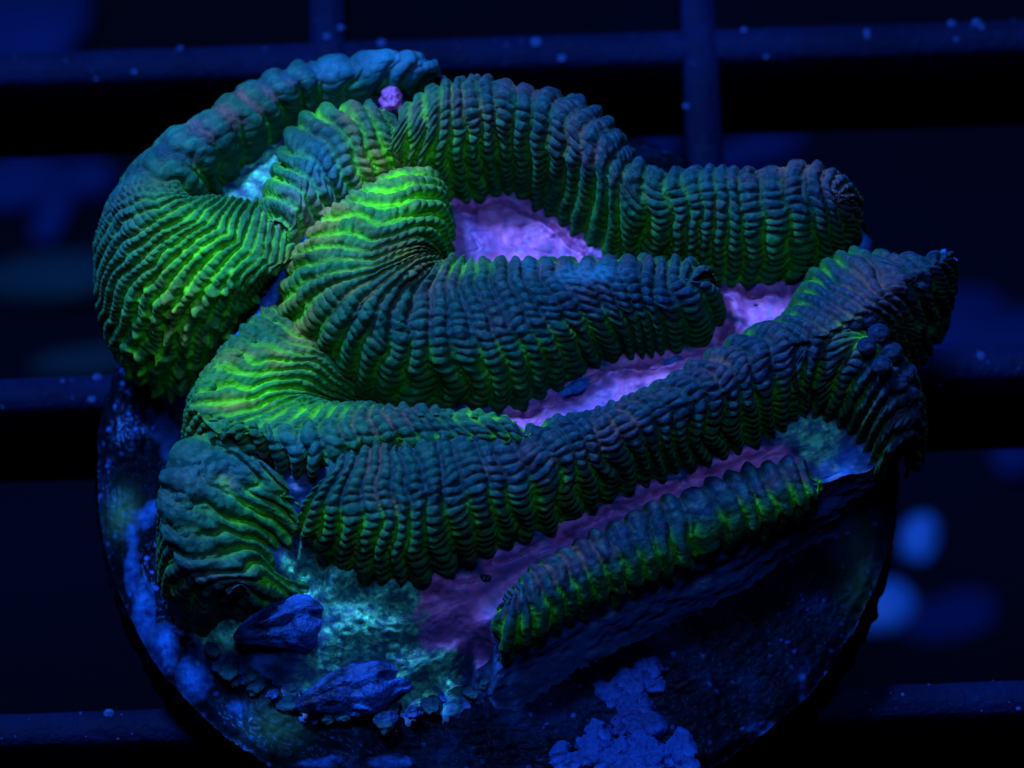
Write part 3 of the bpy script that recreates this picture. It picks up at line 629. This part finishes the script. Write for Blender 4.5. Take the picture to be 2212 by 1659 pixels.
part_lump("mouth", 1050, 1240, 6.85, (.24, .30, .05), M_HOLE, seed=6)
part_lump("mouth", 1632, 652, 8.0, (.30, .18, .05), M_HOLE, seed=7)
for i, (px, py, z, r) in enumerate([(1872,690,11.7,.5), (1898,722,11.6,.55), (1872,748,11.8,.48), (1926,762,11.1,.6), (1905,790,11.5,.5), (1958,806,10.4,.52), (1940,828,10.7,.48), (1965,850,9.9,.48), (1845,700,11.8,.42), (1972,895,9.2,.4)]):
    part_lump("knob", px, py, z - .25, (r * .8, r * .75, r * .75), M_RIDGE, seed=20 + i, amp=.2, freq=2.4)
for i in range(16):
    px, py = 2046 + rng.uniform(-14, 16), 548 + i * 4 + rng.uniform(-6, 6)
    part_lump("crust_spike", px - i * .6, py, 9.6 - i * .06, (rng.uniform(.10, .22), rng.uniform(.08, .16), rng.uniform(.1, .3)), M_BLUE, seed=50 + i, amp=.5, freq=2.5, nu=16, nv=10)
tube("membrane_edge", [(1842,500,7.6), (1858,530,7.2), (1866,560,6.8)], [.35, .55, .3], M_BLUE, coral, "blue tissue flap at the rear fold's right end", seed=8)
for i, (px, py, r) in enumerate([(1545,625,.22), (1590,606,.30), (1628,614,.26), (1680,612,.20), (1455,778,.24), (1420,790,.20), (1250,832,.34), (1285,818,.25), (1225,845,.25), (1190,872,.3)]):
    part_lump("tissue_fold", px, py, 8.2, (r * 1.9, r * .8, r * .8), M_PURP if i % 2 else M_BLUE, seed=80 + i, amp=.35, freq=1.8, rot=.2 if py < 700 else .45, nu=24, nv=14)

# --- things grown or stuck onto the disc
def shell(px, py, z, lx, ly, lz, rot, label, seed):
    nu, nv = 90, 60
    u = np.linspace(0, 1, nu)[:, None]; v = np.linspace(-1, 1, nv)[None]
    wdt = np.sin(np.pi * np.clip(u, .0, 1)) ** .55 * (.65 + .35 * u) * (1 + .35 * noise(np.stack([u * 5 + 0 * v, np.sign(v) * 3.3 + 0 * u, 0 * u + 0 * v + seed], -1), seed))
    X = (u * 2 - 1) * lx + 0 * v; Y = v * ly * wdt
    Z = lz * wdt * np.sqrt(np.clip(1 - v ** 2, 0, 1)) 
    q = np.stack([X, Y, Z], -1)
    gr = np.sin(v * 9 + 2.5 * noise(q * 1.2, seed)) * .09 + .34 * fbm(q * 1.1, 5, seed + 1)
    q[..., 2] += gr * wdt; c, s_ = math.cos(rot), math.sin(rot)
    q = np.stack([q[..., 0] * c - q[..., 1] * s_, q[..., 0] * s_ + q[..., 1] * c, q[..., 2] - .15], -1)
    o = mesh_np("encrusting_shell", q.reshape(-1, 3), grid_faces(nu, nv), M_SHELL, None, label=label, category="shell", group="shells grown onto the coral base")
    o.location = Vector(P(px, py, z)) * S
shell(628, 1352, 5.15, 2.3, 1.2, 1.1, .16, "glossy blue mussel-like shell below the lower left fan", 3)
shell(770, 1488, 3.9, 2.5, 1.35, 1.2, .25, "rough blue shell at the foot of the teal bare patch", 9)
putty = empty("glue_putty", P(1330, 1600, 3), label="pale blue lumpy glue putty at the disc's front edge", category="putty")
M_PUTTY2 = mat_simple("thin_putty", (0.001, .006, .05), (.003, .020, .14), 400, .7, .05, .0002)
for i in range(95):
    if i < 60: px, py, z, r, mt = rng.gauss(1325, 62), 1659 - abs(rng.gauss(0, 36)), 3.1, rng.uniform(.25, .62), M_PUTTY
    else: px, py, z, r, mt = rng.gauss(1365, 26), rng.uniform(1440, 1580), 3.0, rng.uniform(.22, .5), M_PUTTY2
    lump("blob", P(px, py, z) - P(1330, 1600, 3), (r * rng.uniform(.8, 1.4), r, r * .7), mt, putty, amp=.45, freq=2.0, seed=110 + i, nu=30, nv=18, rot=rng.uniform(0, 3))
# --- pale specks of detritus lying on the grid bars
sp_v, sp_f = [], []
def speck(px, py, r):
    c = P(px, py, .02); n = len(sp_v)
    for k in range(6): sp_v.append(c + np.array([math.cos(k * 1.047) * r, math.sin(k * 1.047) * r * .9, 0]))
    sp_v.append(c + np.array([0, 0, r * .7])); 
    for k in range(6): sp_f.append((n + k, n + (k + 1) % 6, n + 6))
for q in [(824,92,.20), (1158,90,.24), (1213,125,.2), (706,78,.16), (737,60,.16), (1607,64,.14), (1655,122,.13), (1873,68,.16), (1873,78,.12), (1482,229,.16), (290,155,.12), (390,103,.12), (207,170,.1), (2055,50,.18), (2110,48,.2), (2120,58,.14), (2065,85,.1), (198,862,.17), (135,823,.1), (210,815,.2), (1996,790,.2), (2120,768,.2), (2030,830,.08), (235,1540,.22), (2200,1530,.1), (1950,1500,.08)]: speck(*q)
for i in range(110):
    y = rng.choice([ya, yb, yc]); X0 = rng.uniform(-22, 22); c = np.array([X0, y + rng.uniform(-.66, .66), 0.0]); n = len(sp_v); r = rng.uniform(.02, .06)
    for k in range(6): sp_v.append(c + np.array([math.cos(k * 1.047) * r, math.sin(k * 1.047) * r, 0]))
    sp_v.append(c + np.array([0, 0, r * .7]))
    for k in range(6): sp_f.append((n + k, n + (k + 1) % 6, n + 6))
mesh_np("detritus_specks", sp_v, sp_f, M_SPECK, None, kind="stuff", label="pale blue specks of detritus lying on the grid bars", category="detritus")

M_CRUST = mat_simple('dark_crust', (0.001, .006, .03), (.006, .06, .10), 500, .7, .05)
for i in range(30):
    f = i / 29
    px = 400 + 620 * f + rng.uniform(-25, 25); py = np.interp(f, [0, .25, .5, .75, 1], [1385, 1480, 1535, 1545, 1480]) + rng.uniform(-30, 22)
    r = rng.uniform(.2, .42)
    part_lump("crust_lump", px, py, 3.2 + rng.uniform(-.1, .5), (r * 1.3, r, r * .6), M_SHELL if i % 3 == 0 else M_CRUST, seed=140 + i, amp=.6, freq=2.2, rot=rng.uniform(0, 3), nu=26, nv=16)
